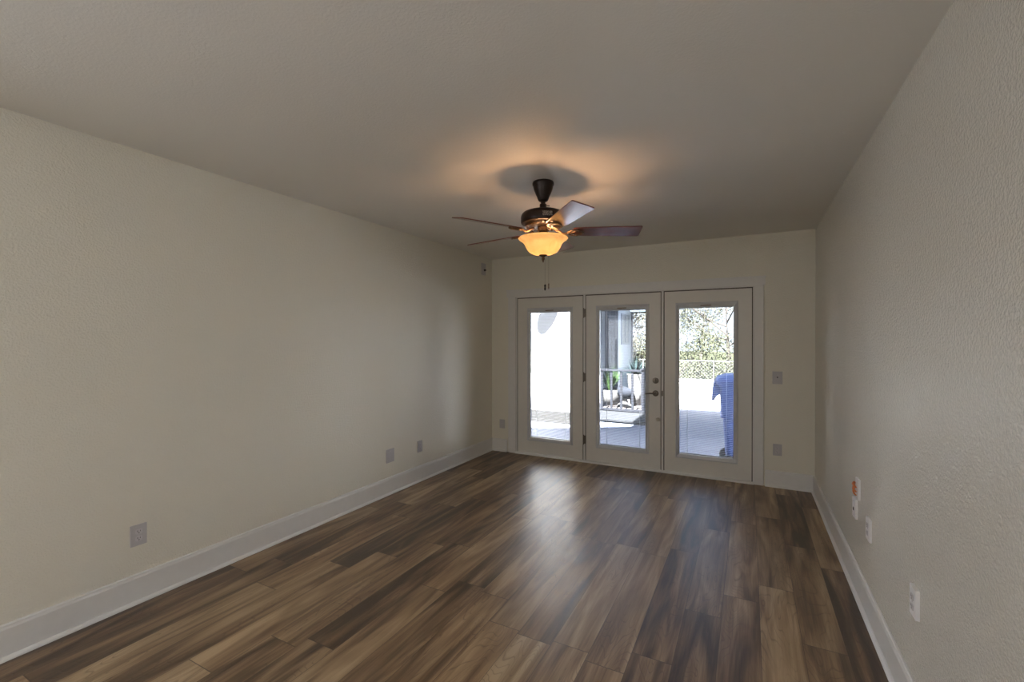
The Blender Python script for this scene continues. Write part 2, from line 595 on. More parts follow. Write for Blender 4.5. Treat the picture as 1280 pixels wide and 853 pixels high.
def french_door(idx, xa, xb):
    cx = (xa + xb) / 2
    ga = 0.009 if idx == 1 else 0.0215
    gb = 0.009 if idx == 3 else 0.0215
    r = structure_root('door_%d' % idx, ('fixed left door panel', 'opening middle door with lock', 'fixed right door panel')[idx - 1])
    bm = bmesh.new()
    x0, x1, z0, z1 = xa + ga, xb - gb, DB + 0.003, DT - 0.012
    box(bm, x0, cx - 0.31, YB + 0.004, YB + 0.046, z0, z1)
    box(bm, cx + 0.31, x1, YB + 0.004, YB + 0.046, z0, z1)
    box(bm, cx - 0.31, cx + 0.31, YB + 0.004, YB + 0.046, z0, 0.191)
    box(bm, cx - 0.31, cx + 0.31, YB + 0.004, YB + 0.046, 1.912, z1)
    link_obj('door_panel', bm, M_DOOR, r)
    link_obj('glazing_frame', lite_frame_bm(cx), M_LITE, r)
    link_obj('glass_pane', bbox_bm(cx - 0.271, cx + 0.271, YB + 0.016, YB + 0.019, 0.229, 1.866), M_GLASS, r)
    link_obj('glass_pane', bbox_bm(cx - 0.271, cx + 0.271, YB + 0.042, YB + 0.045, 0.229, 1.866), M_GLASS, r)
    # the mini blind between the panes
    bm = bmesh.new()
    n = 118
    for k in range(n):
        z = GZ0 + 0.016 + (GZ1 - GZ0 - 0.035) * k / (n - 1)
        ang = math.radians(1.5)
        Mx = Matrix.Translation((cx, YB + 0.0305, z)) @ Matrix.Rotation(ang, 4, 'X')
        box(bm, -0.266, 0.266, -0.0045, 0.0045, -0.0003, 0.0003, Mx)
    link_obj('blind_slats', bm, M_SLAT, r)
    link_obj('blind_headrail', bbox_bm(cx - 0.268, cx + 0.268, YB + 0.021, YB + 0.040, 1.854, 1.866), M_SLAT, r)
    link_obj('blind_bottom_rail', bbox_bm(cx - 0.268, cx + 0.268, YB + 0.023, YB + 0.038, 0.231, 0.242, 0.002), M_SLAT, r)
    for dx in (-0.19, 0.205):
        bm = bmesh.new()
        for yy in (YB + 0.0235, YB + 0.0378):
            tube(bm, [(cx + dx, yy, 0.242), (cx + dx, yy, 1.856)], 0.0011, 5)
        link_obj('blind_cord', bm, M_CORD, r)
    link_obj('tilt_control', bbox_bm(cx - 0.055, cx + 0.055, YB - 0.008, YB + 0.004, 1.877, 1.885, 0.002), M_BRASS, r)
    return r

d1 = french_door(1, DX[0], DX[1])
d2 = french_door(2, DX[1], DX[2])
d3 = french_door(3, DX[2], DX[3])

for zc in (1.835, 1.045, 0.275):
    bm = bmesh.new()
    tube(bm, [(DX[1] - 0.004, YB - 0.010, zc - 0.052), (DX[1] - 0.004, YB - 0.010, zc + 0.052)], 0.0065, 10)
    for dz in (-0.056, 0.056):
        lathe(bm, [(0, zc + dz - 0.006), (0.005, zc + dz - 0.003), (0.0055, zc + dz), (0.005, zc + dz + 0.003), (0, zc + dz + 0.006)], 10, DX[1] - 0.004, YB - 0.010)
    box(bm, DX[1] - 0.002, DX[1] + 0.024, YB - 0.0045, YB - 0.0005, zc - 0.050, zc + 0.050)
    link_obj('hinge', bm, M_NICKEL, d2)

# deadbolt, lever, strike and a small white catch on the lock stile
def disc_y(bm, x, z, prof, n=32):
    """prof (r, depth towards the room)"""
    Mx = Matrix.Translation((x, YB + 0.004, z)) @ Matrix.Rotation(PI / 2, 4, 'X')
    lathe(bm, prof, n, M=Mx)
bm = bmesh.new()
disc_y(bm, -0.943, 1.037, [(0, 0), (0.034, 0), (0.034, 0.006), (0.029, 0.012), (0.014, 0.014), (0.012, 0.018), (0, 0.018)])
o = link_obj('deadbolt', bm, M_NICKEL, d2, smooth=False)
link_obj('thumb_turn', bbox_bm(-0.9475, -0.9385, YB - 0.036, YB - 0.010, 1.017, 1.057, 0.003), M_NICKEL, o)
bm = bmesh.new()
disc_y(bm, -0.943, 0.891, [(0, 0), (0.034, 0), (0.034, 0.006), (0.028, 0.013), (0.013, 0.016), (0.012, 0.045), (0.010, 0.050), (0, 0.050)])
tube(bm, [(-0.943, YB - 0.042, 0.891), (-0.965, YB - 0.046, 0.893), (-0.995, YB - 0.046, 0.893), (-1.03, YB - 0.045, 0.888), (-1.058, YB - 0.043, 0.884)], [0.010, 0.0095, 0.008, 0.0075, 0.006], 10)
link_obj('door_handle', bm, M_NICKEL, d2)
bm = bmesh.new()
disc_y(bm, -0.911, 0.597, [(0, 0), (0.012, 0), (0.012, 0.012), (0.021, 0.020), (0.023, 0.030), (0.018, 0.040), (0, 0.044)])
link_obj('door_stop', bm, M_KNOBW, d2, smooth=True)
link_obj('strike_plate', bbox_bm(DX[2] - 0.008, DX[2] + 0.006, YB - 0.004, YB + 0.004, 0.865, 0.925, 0.001), M_NICKEL, d2)

# ------------------------------------------------------------------ wall plates
def plate_bm(w, h, t=0.006):
    bm = bmesh.new()
    box(bm, -w / 2, w / 2, -t, 0.001, -h / 2, h / 2)
    es = [e for e in bm.edges if all(v.co.y < -t * 0.5 for v in e.verts)]
    bmesh.ops.bevel(bm, geom=es, offset=min(0.003, t * 0.6), segments=2, affect='EDGES', profile=0.6)
    return bm

def screw(parent, x, z, t):
    bm = bmesh.new()
    Mx = Matrix.Translation((x, -t, z)) @ Matrix.Rotation(PI / 2, 4, 'X')
    lathe(bm, [(0, -0.001), (0.0034, -0.001), (0.0034, 0.0008), (0.002, 0.0016), (0, 0.0016)], 12, M=Mx)
    link_obj('screw', bm, M_SOCK, parent)

def socket_face(parent, z, t, s=1.0):
    bm = bmesh.new()
    pts = []
    for k in range(24):
        a = 2 * PI * k / 24
        pts.append((max(-0.0165, min(0.0165, 0.0185 * math.cos(a))) * s, z + max(-0.0135, min(0.0135, 0.0175 * math.sin(a))) * s))
    prism(bm, pts, 'y', -t - 0.0022, -t + 0.001)
    f = link_obj('socket', bm, M_SOCK, parent)
    bm = bmesh.new()
    box(bm, -0.0075 * s, -0.0050 * s, -t - 0.0026, -t - 0.0015, z - 0.001 * s, z + 0.0085 * s)
    box(bm, 0.0050 * s, 0.0072 * s, -t - 0.0026, -t - 0.0015, z + 0.0, z + 0.0080 * s)
    Mx = Matrix.Translation((0, -t - 0.0015, z - 0.0068 * s)) @ Matrix.Rotation(PI / 2, 4, 'X')
    lathe(bm, [(0, 0), (0.0026 * s, 0), (0.0026 * s, 0.0011), (0, 0.0011)], 12, M=Mx)
    link_obj('slots', bm, M_SLOT, f)

def duplex(label, loc, rz, w=0.078, h=0.118, t=0.007, group=None, pm=None):
    r = thing('wall_outlet', label, 'outlet', loc, rz, group)
    link_obj('cover_plate', plate_bm(w, h, t), pm or M_PLATE, r)
    s = h / 0.118
    socket_face(r, 0.0195 * s, t, s)
    socket_face(r, -0.0195 * s, t, s)
    screw(r, 0, 0, t)
    return r

RL, RR = PI / 2, -PI / 2
duplex('white double socket on the long left wall, nearest the camera', (XL, 1.294, 0.386), RL, 0.080, 0.120)
r = thing('blank_cover_plate', 'plain white cover plate without sockets, low on the left wall', 'cover plate', (XL, 3.350, 0.371), RL)
link_obj('cover_plate', plate_bm(0.105, 0.128, 0.008), M_PLATE, r)
screw(r, 0, 0.042, 0.008); screw(r, 0, -0.042, 0.008)
duplex('small white double socket on the left wall between the blank plate and the corner', (XL, 3.800, 0.368), RL, 0.076, 0.118)
duplex('small white socket plate left of the door casing on the far wall', (-2.946, YB, 0.369), 0, 0.080, 0.118)
duplex('white socket plate below the light switch, right of the doors', (0.261, YB, 0.382), 0, 0.080, 0.118)

# high plate with a dark jack, up in the left corner
r = thing('wall_jack_plate', 'small plate with a dark jack high on the left wall near the ceiling corner', 'wall jack', (XL, 5.104, 2.437), RL)
link_obj('cover_plate', plate_bm(0.10, 0.155, 0.010), M_PLATE, r)
bm = bmesh.new()
Mx = Matrix.Translation((0.012, -0.010, -0.012)) @ Matrix.Rotation(PI / 2, 4, 'X')
lathe(bm, [(0, -0.001), (0.015, -0.001), (0.015, 0.010), (0.009, 0.014), (0.009, 0.024), (0, 0.024)], 16, M=Mx)
link_obj('jack', bm, M_BLACK, r)
screw(r, 0, 0.055, 0.010); screw(r, 0, -0.055, 0.010)

# light switch
r = thing('light_switch', 'white toggle light switch at hand height right of the doors', 'light switch', (0.260, YB, 1.118), 0)
link_obj('cover_plate', plate_bm(0.088, 0.128, 0.007), M_PLATE, r)
link_obj('switch_bezel', bbox_bm(-0.0065, 0.0065, -0.0085, -0.005, -0.013, 0.013, 0.0008), M_SOCK, r)
bm = bmesh.new()
box(bm, -0.0042, 0.0042, -0.0180, 0.0, -0.0045, 0.0045, Matrix.Translation((0, -0.006, 0.0)) @ Matrix.Rotation(math.radians(-28), 4, 'X'))
link_obj('toggle', bm, M_SLOT, r)
screw(r, 0, 0.030, 0.007); screw(r, 0, -0.030, 0.007)

# right wall, from far to near
r = thing('cable_plate', 'white wall plate with orange tape tabs, upper of the overlapping pair', 'cable plate', (XR, 3.318, 0.625), RR)
link_obj('cover_plate', plate_bm(0.078, 0.118, 0.012), M_PLATEW, r)
for k, dz in enumerate((0.018, -0.008, -0.028)):
    bm = bmesh.new()
    w = (0.014, 0.012, 0.009)[k]
    pts = [(-0.034 + 0.002 * k, -0.012, dz + 0.006), (-0.030, -0.020 - 0.002 * k, dz + 0.010), (-0.014, -0.026, dz + 0.005), (0.002, -0.024, dz - 0.004), (0.012, -0.016, dz - 0.010)]
    tube(bm, pts, [0.004, w * 0.5, w * 0.55, w * 0.5, 0.003], 8)
    link_obj('orange_tab', bm, M_ORANGE, r)
r = thing('phone_jack_plate', 'white jack plate with one dark port, lower of the overlapping pair', 'wall jack', (XR, 3.395, 0.487), RR)
link_obj('cover_plate', plate_bm(0.082, 0.118, 0.014), M_PLATEW, r)
link_obj('port', bbox_bm(-0.009, 0.009, -0.0165, -0.012, -0.016, 0.002, 0.001), M_SLOT, r)
screw(r, 0, 0.042, 0.014); screw(r, 0, -0.042, 0.014)
duplex('white double socket on the right wall between the taped plate and the nearest socket', (XR, 3.045, 0.486), RR, 0.082, 0.120, 0.012, None, M_PLATEW)
duplex('white double socket on the right wall, nearest the camera', (XR, 2.283, 0.487), RR, 0.072, 0.114, 0.014, None, M_PLATEW)

# ------------------------------------------------------------------ ceiling fan
FX, FY = -1.264, 2.873
fan = thing('ceiling_fan', 'dark bronze ceiling fan with cherry blades hanging from the ceiling', 'ceiling fan', (FX, FY, 2.6))
def fan_part(name, prof, mat, parent=fan, n=48):
    bm = bmesh.new()
    lathe(bm, [(r, z - 2.6) for r, z in prof], n)
    return link_obj(name, bm, mat, parent, smooth=True)
fan_part('canopy', [(0, 2.6), (0.072, 2.6), (0.075, 2.592), (0.074, 2.578), (0.068, 2.571), (0.068, 2.562), (0.063, 2.545), (0.053, 2.520), (0.042, 2.496), (0.036, 2.478), (0.031, 2.470), (0.020, 2.464), (0, 2.464)], M_BRONZE)
bm = bmesh.new()
lathe(bm, [(0, -0.125), (0.0155, -0.125), (0.0155, -0.150), (0.024, -0.153), (0.024, -0.175), (0.028, -0.185), (0.028, -0.205), (0, -0.205)], 24)
dr = link_obj('downrod', bm, M_BRONZE, fan, smooth=False)
bm = bmesh.new()
tube(bm, [(0.0, 0.0, -0.163), (0.045 * math.cos(0.48), 0.045 * math.sin(0.48), -0.163)], 0.003, 8)
link_obj('set_screw', bm, M_BRONZE, dr)
mot = fan_part('motor_housing', [(0, 2.402), (0.045, 2.402), (0.085, 2.399), (0.118, 2.394), (0.140, 2.385), (0.151, 2.372), (0.155, 2.356), (0.155, 2.322), (0.152, 2.314), (0.143, 2.309),
                                 (0.132, 2.311), (0.128, 2.303), (0.09, 2.292), (0.055, 2.288), (0, 2.288)], M_BRONZE, n=64)
# cast vents on the underside of the motor
bm = bmesh.new()
for k in range(30):
    Mx = Matrix.Rotation(2 * PI * k / 30, 4, 'Z') @ Matrix.Translation((0.106, 0, -0.302)) @ Matrix.Rotation(math.radians(16), 4, 'Y')
    box(bm, -0.022, 0.022, -0.0045, 0.0045, -0.004, 0.004, Mx)
link_obj('vent_ribs', bm, M_BRASS, mot)
# pale sticker on the motor side that faces the camera
bm = bmesh.new()
a0 = math.atan2(-FY, -FX)
cols = []
for i in range(9):
    a = a0 - 0.02 + 0.42 * i / 8
    cols.append([bm.verts.new((0.1562 * math.cos(a), 0.1562 * math.sin(a), z - 2.6)) for z in (2.330, 2.360)])
    
for A, B in zip(cols, cols[1:]):
    bm.faces.new((A[0], B[0], B[1], A[1]))
bmesh.ops.solidify(bm, geom=bm.faces[:], thickness=-0.0008)
def sticker_mat():
    t = NT('pale_printed_sticker')
    f = t.noise(t.coord(), 160, 2)
    t.base(t.ramp(f, [(0.45, (0.12, 0.10, 0.09)), (0.5, (0.50, 0.47, 0.42))], 'CONSTANT'))
    t.rough(0.5)
    return t.m
link_obj('sticker', bm, sticker_mat(), mot)
fan_part('switch_housing', [(0, 2.290), (0.040, 2.290), (0.044, 2.280), (0.030, 2.272), (0.033, 2.255), (0.042, 2.232), (0.052, 2.216), (0.054, 2.208), (0, 2.206)], M_BRASS)

# blades and scroll irons
R0, R1 = 0.205, 0.668
PITCH = math.radians(-13)
ZB = 2.256
def blade_bm():
    bm = bmesh.new()
    out = []
    # half-widths along the blade; squared tip with clipped corners
    prof = [(R0, 0.046), (R0 + 0.012, 0.056), (R0 + 0.10, 0.0625), (R0 + 0.25, 0.067), (R1 - 0.008, 0.0715), (R1, 0.063)]
    top = [(x, w) for x, w in prof]
    bot = [(x, -w) for x, w in reversed(prof)]
    o = top + bot
    A = [bm.verts.new((x, y, 0.003)) for x, y in o]
    B = [bm.verts.new((x, y, -0.003)) for x, y in o]
    bm.faces.new(A)
    bm.faces.new(B[::-1])
    n = len(o)
    for i in range(n):
        bm.faces.new((A[i], B[i], B[(i + 1) % n], A[(i + 1) % n]))
    bmesh.ops.recalc_face_normals(bm, faces=bm.faces[:])
    return bm
def iron_bm():
    """one cast scroll bracket, along +x"""
    bm = bmesh.new()
    # arm from the motor underside
    tube(bm, [(0.085, 0, 0.014), (0.110, 0, 0.006), (0.130, 0, -0.010), (0.155, 0, -0.014), (0.175, 0, -0.010)], [0.008, 0.008, 0.007, 0.007, 0.006], 8)
    # open scrollwork: two side loops and a pointed outer loop carrying the blade
    def loop(cx, cy, rx, ry, rot, r, z):
        pts = []
        for k in range(17):
            a = 2 * PI * k / 16
            x, y = rx * math.cos(a), ry * math.sin(a)
            pts.append((cx + x * math.cos(rot) - y * math.sin(rot), cy + x * math.sin(rot) + y * math.cos(rot), z))
        tube(bm, pts, r, 6, cap=False)
    loop(0.195, 0.020, 0.028, 0.014, 0.45, 0.0040, -0.010)
    loop(0.195, -0.020, 0.028, 0.014, -0.45, 0.0040, -0.010)
    loop(0.232, 0.0, 0.036, 0.020, 0.0, 0.0040, -0.009)
    tube(bm, [(0.165, 0.0, -0.010), (0.195, 0.040, -0.010), (0.235, 0.048, -0.009), (0.262, 0.028, -0.009), (0.282, 0.0, -0.009)], [0.005, 0.005, 0.0045, 0.0045, 0.005], 6)
    tube(bm, [(0.165, 0.0, -0.010), (0.195, -0.040, -0.010), (0.235, -0.048, -0.009), (0.262, -0.028, -0.009), (0.282, 0.0, -0.009)], [0.005, 0.005, 0.0045, 0.0045, 0.005], 6)
    # mounting pads with bolts
    for x, y in ((0.235, 0.040), (0.235, -0.040), (0.272, 0.0)):
        lathe(bm, [(0, -0.014), (0.007, -0.014), (0.009, -0.010), (0.009, -0.0035), (0, -0.0035)], 12, x, y)
    return bm
A0 = math.radians(27.7 - 2.5)
first_blade = first_iron = None
for k in range(5):
    a = A0 + 2 * PI * k / 5
    if k == 0:
        first_blade = link_obj('blade', blade_bm(), M_BLADE, fan)
        first_iron = link_obj('blade_iron', iron_bm(), M_BRASS, fan)
        bl, ir = first_blade, first_iron
    else:
        bl = first_blade.copy(); C.objects.link(bl)
        ir = first_iron.copy(); C.objects.link(ir)
    Mx = Matrix.Translation((0, 0, ZB - 2.6)) @ Matrix.Rotation(a, 4, 'Z') @ Matrix.Rotation(PITCH, 4, 'X')
    bl.matrix_local = Mx
    ir.matrix_local = Matrix.Translation((0, 0, ZB - 2.6)) @ Matrix.Rotation(a, 4, 'Z') @ Matrix.Rotation(PITCH * 0.85, 4, 'X')

# amber bowl shade, finial, pull chains
outer = [(0.168, 2.215), (0.172, 2.210), (0.166, 2.202), (0.150, 2.192), (0.136, 2.180), (0.126, 2.164), (0.118, 2.146), (0.107, 2.128), (0.090, 2.112), (0.065, 2.101), (0.040, 2.096), (0.012, 2.095)]
inner = [(r - 0.004 if r > 0.02 else r, z + 0.004) for r, z in outer[::-1]]
inner[-1] = (0.165, 2.2145)
bm = bmesh.new()
lathe(bm, [(r, z - 2.6) for r, z in outer + inner], 64, closed=True)
shade = link_obj('lamp_shade', bm, M_BOWL, fan, smooth=True)
fan_part('finial', [(0, 2.104), (0.026, 2.100), (0.030, 2.096), (0.027, 2.090), (0.013, 2.083), (0.008, 2.076), (0.012, 2.071), (0.010, 2.064), (0.006, 2.056), (0.004, 2.046), (0, 2.043)], M_BRASS, n=24)
bm = bmesh.new()
tube(bm, [(0, 0, 2.096 - 2.6), (0, 0, 2.21 - 2.6)], 0.004, 8)
link_obj('centre_rod', bm, M_BRASS, fan)
BULBS = ((0.052, -0.020), (-0.045, 0.012))
def M_bulb():
    t = NT('lit_bulb')
    t.b.inputs['Base Color'].default_value = (1, 0.9, 0.75, 1)
    t.b.inputs['Emission Color'].default_value = (1.0, 0.66, 0.32, 1)
    t.b.inputs['Emission Strength'].default_value = 6.0
    return t.m
mb = M_bulb()
for bx, by in BULBS:
    bm = bmesh.new()
    lathe(bm, [(0, -0.478), (0.012, -0.474), (0.0185, -0.462), (0.0185, -0.448), (0.011, -0.430), (0.009, -0.418), (0, -0.417)], 16, bx, by)
    link_obj('bulb', bm, mb, fan, smooth=True)
for (cx, cy, zt, zf) in ((0.014, 0.0, 2.206, 1.848), (0.036, 0.014, 2.206, 1.856)):
    bm = bmesh.new()
    # beaded chain drawn as a very thin line of beads
    tube(bm, [(cx, cy, zt - 2.6), (cx, cy, zf + 0.044 - 2.6)], 0.0006, 5)
    ch = link_obj('pull_chain', bm, M_BRASS, fan)
    bm = bmesh.new()
    s = 1.0 if cx < 0.03 else 0.55
    lathe(bm, [(0, zf - 2.6), (0.004 * s, zf + 0.003 - 2.6), (0.0065 * s, zf + 0.012 - 2.6), (0.0045 * s, zf + 0.026 - 2.6), (0.007 * s, zf + 0.034 - 2.6), (0.004 * s, zf + 0.042 - 2.6), (0, zf + 0.045 - 2.6)], 14, cx, cy)
    link_obj('pull_fob', bm, M_BRONZE if s == 1.0 else M_BRASS, ch, smooth=True)
for (bx, by), z, e in zip(BULBS, (2.146, 2.136), (19.0, 7.0)):
    lamp_d = bpy.data.lights.new('fan_bulb_light', 'POINT')
    lamp_d.energy = e
    lamp_d.color = (1.0, 0.55, 0.26)
    lamp_d.shadow_soft_size = 0.024
    lamp = bpy.data.objects.new('fan_bulb_light', lamp_d)
    C.objects.link(lamp)
    lamp.parent = fan
    lamp.location = (bx, by, z - 2.6)

# ------------------------------------------------------------------ this house, outside (throws the shade on the patio)
def stucco(name, col, bumpy=0.3):
    t = NT(name)
    f = t.noise(t.coord(), 60, 3)
    t.base(t.ramp(f, [(0.3, tuple(c * 0.96 for c in col)), (0.7, col)]))
    t.rough(0.85)
    t.b.inputs['Specular IOR Level'].default_value = 0.08
    t.bump(f, bumpy, 0.004)
    return t.m
M_STUCCO = stucco('white_stucco', (0.80, 0.79, 0.77))
YO = YB + WT
bm = bmesh.new()
# gable and two-storey part standing over the room, unseen, outlined to cast the patio shade
prism(bm, [(-6.5, H + 0.15), (-1.98, H + 0.15), (-1.98, 4.3), (-3.35, 2.98), (-3.9, 2.86), (-6.5, 2.86)], 'y', YO - 0.25, YO)
prism(bm, [(-1.98, H + 0.15), (0.62, H + 0.15), (0.62, 8.5), (-0.5, 8.3), (-1.98, 7.9)], 'y', YO - 0.25, YO)
struct('shade_wall_upper', bm, M_STUCCO)
struct('wall_outer_left', bbox_bm(-6.5, XL - WT, YO - 0.25, YO, G, H + 0.15), M_STUCCO)
struct('wall_outer_right', bbox_bm(XR + WT, 7.0, YO - 0.25, YO, G, H + 0.15), M_STUCCO)
struct('foundation', bbox_bm(XL - WT, XR + WT, YF - WT, YO, G - 0.1, -0.121), M_STUCCO)

# ------------------------------------------------------------------ outside ground
def paver_material():
    t = NT('patio_pavers')
    br = t.new('ShaderNodeTexBrick')
    br.offset = 0.5
    t.l.new(t.coord(), br.inputs['Vector'])
    br.inputs['Color1'].default_value = (0.088, 0.094, 0.125, 1)
    br.inputs['Color2'].default_value = (0.112, 0.119, 0.155, 1)
    br.inputs['Mortar'].default_value = (0.072, 0.076, 0.098, 1)
    br.inputs['Scale'].default_value = 1.0
    br.inputs['Mortar Size'].default_value = 0.006
    br.inputs['Brick Width'].default_value = 0.22
    br.inputs['Row Height'].default_value = 0.11
    f = t.noise(t.coord(), 3, 4)
    t.base(t.mix(0.25, br.outputs['Color'], t.ramp(f, [(0.3, (0.11, 0.115, 0.14)), (0.7, (0.18, 0.185, 0.215))])))
    t.rough(0.85)
    t.b.inputs['Specular IOR Level'].default_value = 0.08
    return t.m
M_PAVE = paver_material()
struct('patio_ground', bbox_bm(-9, 8, YO, 12.1, G - 0.2, G), M_PAVE)
struct('bounce_wall_right', bbox_bm(0.95, 7.0, 8.6, 8.8, G, 3.4), M_STUCCO)  # unseen wall added to bounce sunlight through the doors onto the left wall
M_DIRT = stucco('leafy_ground', (0.014, 0.015, 0.008), 0.6)
struct('yard_ground', bbox_bm(-40, 40, 12.1, 80, -0.75, -0.55), M_DIRT)

# ------------------------------------------------------------------ white building with footing, close on the left
wb = thing('white_building', 'blank white sunlit building wall seen through the left door', 'building', (-3.72, 8.35, G))
M_WHITE = stucco('pale_grey_render', (0.21, 0.21, 0.215), 0.15)
M_FOOT = stucco('weathered_grey_footing', (0.013, 0.0125, 0.012), 0.5)
bm = bmesh.new()
prism(bm, [(-0.62, 0.23), (0.64, 0.23), (0.64, 4.2), (-0.62, 4.2)], 'y', 0.0, 1.35)
link_obj('wall', bm, M_WHITE, wb)
bm = bmesh.new()
box(bm, -0.62, 0.65, -0.035, 1.35, 0.0, 0.229)
box(bm, -0.62, 0.65, -0.085, 1.35, 0.0, 0.085)
link_obj('footing', bm, M_FOOT, wb)
bm = bmesh.new()
box(bm, -0.66, 0.72, -0.05, 1.5, 4.2, 4.35)
link_obj('roof', bm, M_FOOT, wb)

struct('bounce_wall_left', bbox_bm(-10.0, -4.40, 8.2, 8.5, G, 4.0), M_STUCCO)  # unseen white wall added as a sun reflector for the right wall
# the dish whose shadow falls on that wall
dish = thing('satellite_dish', 'satellite dish on the white building throwing an oval shadow on its wall', 'satellite dish', (-3.56, 8.35, 2.95))
nrm = Vector((-0.588, 0.226, 0.777)).normalized()
q = nrm.to_track_quat('Z', 'Y').to_matrix().to_4x4()
DC = Vector((0, -0.52, 0.73 - 0.93 + 0.0))
Mx = Matrix.Translation(DC) @ q
M_DISH = plain('grey_dish_metal', (0.45, 0.46, 0.48), 0.5)
bm = bmesh.new()
prof = [(0, -0.05)] + [(0.31 * k / 8, -0.05 + 0.05 * (k / 8) ** 2) for k in range(1, 9)]
prof2 = [(r, z - 0.006) for r, z in prof[::-1]]
lathe(bm, prof + prof2, 48, M=Mx)
link_obj('reflector', bm, M_DISH, dish, smooth=True)
bm = bmesh.new()
base_c = Mx @ Vector((0, 0, -0.055))
tube(bm, [base_c, base_c + Vector((0.12, 0.12, 0.0)), Vector((0.14, -0.03, 0.15))], 0.02, 10)
link_obj('mast', bm, M_DISH, dish)
bm = bmesh.new()
tube(bm, [Mx @ Vector((0.0, -0.30, 0.0)), Mx @ Vector((0.0, -0.16, 0.28))], 0.010, 8)
lathe(bm, [(0, 0), (0.028, 0.0), (0.028, 0.07), (0, 0.07)], 14, M=Mx @ Matrix.Translation((0, -0.15, 0.26)))
link_obj('feed_horn', bm, M_DISH, dish)

# ------------------------------------------------------------------ terrace curb and railing
M_CURB = stucco('grey_concrete', (0.014, 0.0145, 0.016), 0.2)
bm = bmesh.new()
box(bm, -3.02, -1.72, 8.80, 11.95, -0.105, -0.075)
box(bm, -3.00, -1.76, 8.86, 11.93, G + 0.0005, -0.105)
struct('terrace_slab', bm, M_CURB)
struct('terrace_paving', bbox_bm(-3.0, -1.80, 10.02, 11.93, -0.0755, -0.070), stucco('pinkish_paving', (0.060, 0.052, 0.050), 0.2))
rail = thing('deck_railing', 'grey wooden railing with square balusters behind the middle door', 'railing', (-2.3, 9.85, -0.075))
M_RAIL = plain('grey_painted_rail', (0.008, 0.0085, 0.011), 0.7, var=0.1, spec=0.08)
RW0, RW1 = -0.72, 0.36
link_obj('top_rail', bbox_bm(RW0, RW1, -0.045, 0.045, 0.885, 0.925, 0.005), M_RAIL, rail)
link_obj('bottom_rail', bbox_bm(RW0, RW1, -0.03, 0.03, 0.02, 0.065, 0.004), M_RAIL, rail)
x = RW0 + 0.10
bx = []
for u in (-2.90, -2.685, -2.47, -2.225, -2.01):
    bx.append(u + 2.3)
for u in bx:
    link_obj('baluster', bbox_bm(u - 0.024, u + 0.024, -0.02, 0.02, 0.065, 0.885, 0.003), M_RAIL, rail)
for u in (RW1 - 0.05,):
    link_obj('post', bbox_bm(u - 0.045, u + 0.045, -0.045, 0.045, 0.0, 0.96, 0.006), M_RAIL, rail)

# ------------------------------------------------------------------ far building with lattice panel and window
M_BLUEW = stucco('pale_blue_white_siding', (0.31, 0.335, 0.375), 0.15)
M_DKPANEL = plain('slate_grey_screen', (0.09, 0.10, 0.125), 0.7, var=0.25, scale=8, spec=0.08)
M_FRAMEG = plain('grey_window_frame', (0.16, 0.175, 0.20), 0.7, spec=0.08)
def M_darkglass():
    t = NT('dark_window_glass')
    t.base((0.035, 0.045, 0.06)); t.rough(0.3)
    return t.m
M_DG = M_darkglass()
fb = thing('far_building', 'pale blue-grey building with a slate screen door behind the railing', 'building', (-4.6, 12.0, -0.075))
bm = bmesh.new()
box(bm, -1.6, 1.514, 0.0, 1.5, 0.0, 3.2)
link_obj('wall', bm, M_BLUEW, fb)
bm = bmesh.new()
box(bm, -1.8, 1.62, -1.7, 1.62, 2.52, 2.62)
box(bm, -1.8, 1.62, -1.7, 1.62, 2.62, 2.70)
link_obj('shade_roof', bm, M_BLUEW, fb)  # overhang added out of view to keep the front wall in shade
# screen door
sx0, sx1, sz1 = 1.18, 1.50, 2.36
sd = link_obj('screen_door', bbox_bm(sx0, sx1, -0.03, -0.001, 0.25, sz1), M_DKPANEL, fb)
bm = bmesh.new()
for i in range(5):
    xx = sx0 + (sx1 - sx0) * i / 4
    box(bm, xx - 0.006, xx + 0.006, -0.045, -0.029, 0.25, sz1)
for i in range(22):
    zz = 0.25 + (sz1 - 0.25) * i / 21
    box(bm, sx0, sx1, -0.042, -0.031, zz - 0.006, zz + 0.006)
link_obj('lattice', bm, M_FRAMEG if False else plain('dark_lattice', (0.05, 0.055, 0.07), 0.7, spec=0.08), sd)
link_obj('door_knob', bbox_bm(sx0 + 0.20, sx0 + 0.25, -0.09, -0.04, 1.13, 1.18, 0.02), M_FRAMEG, sd)
# front window, left
wf = link_obj('window', bbox_bm(0.72, 1.06, -0.02, -0.001, 1.45, 2.40), M_DG, fb)
bm = bmesh.new()
frame_ring(bm, 0.70, 1.08, 1.43, 2.42, 0.04, -0.05, -0.015)
for k in range(1, 4):
    z = 1.43 + 0.99 * k / 4
    box(bm, 0.74, 1.04, -0.04, -0.018, z - 0.012, z + 0.012)
box(bm, 0.878, 0.902, -0.04, -0.018, 1.47, 2.38)
link_obj('window_frame', bm, M_FRAMEG, wf)
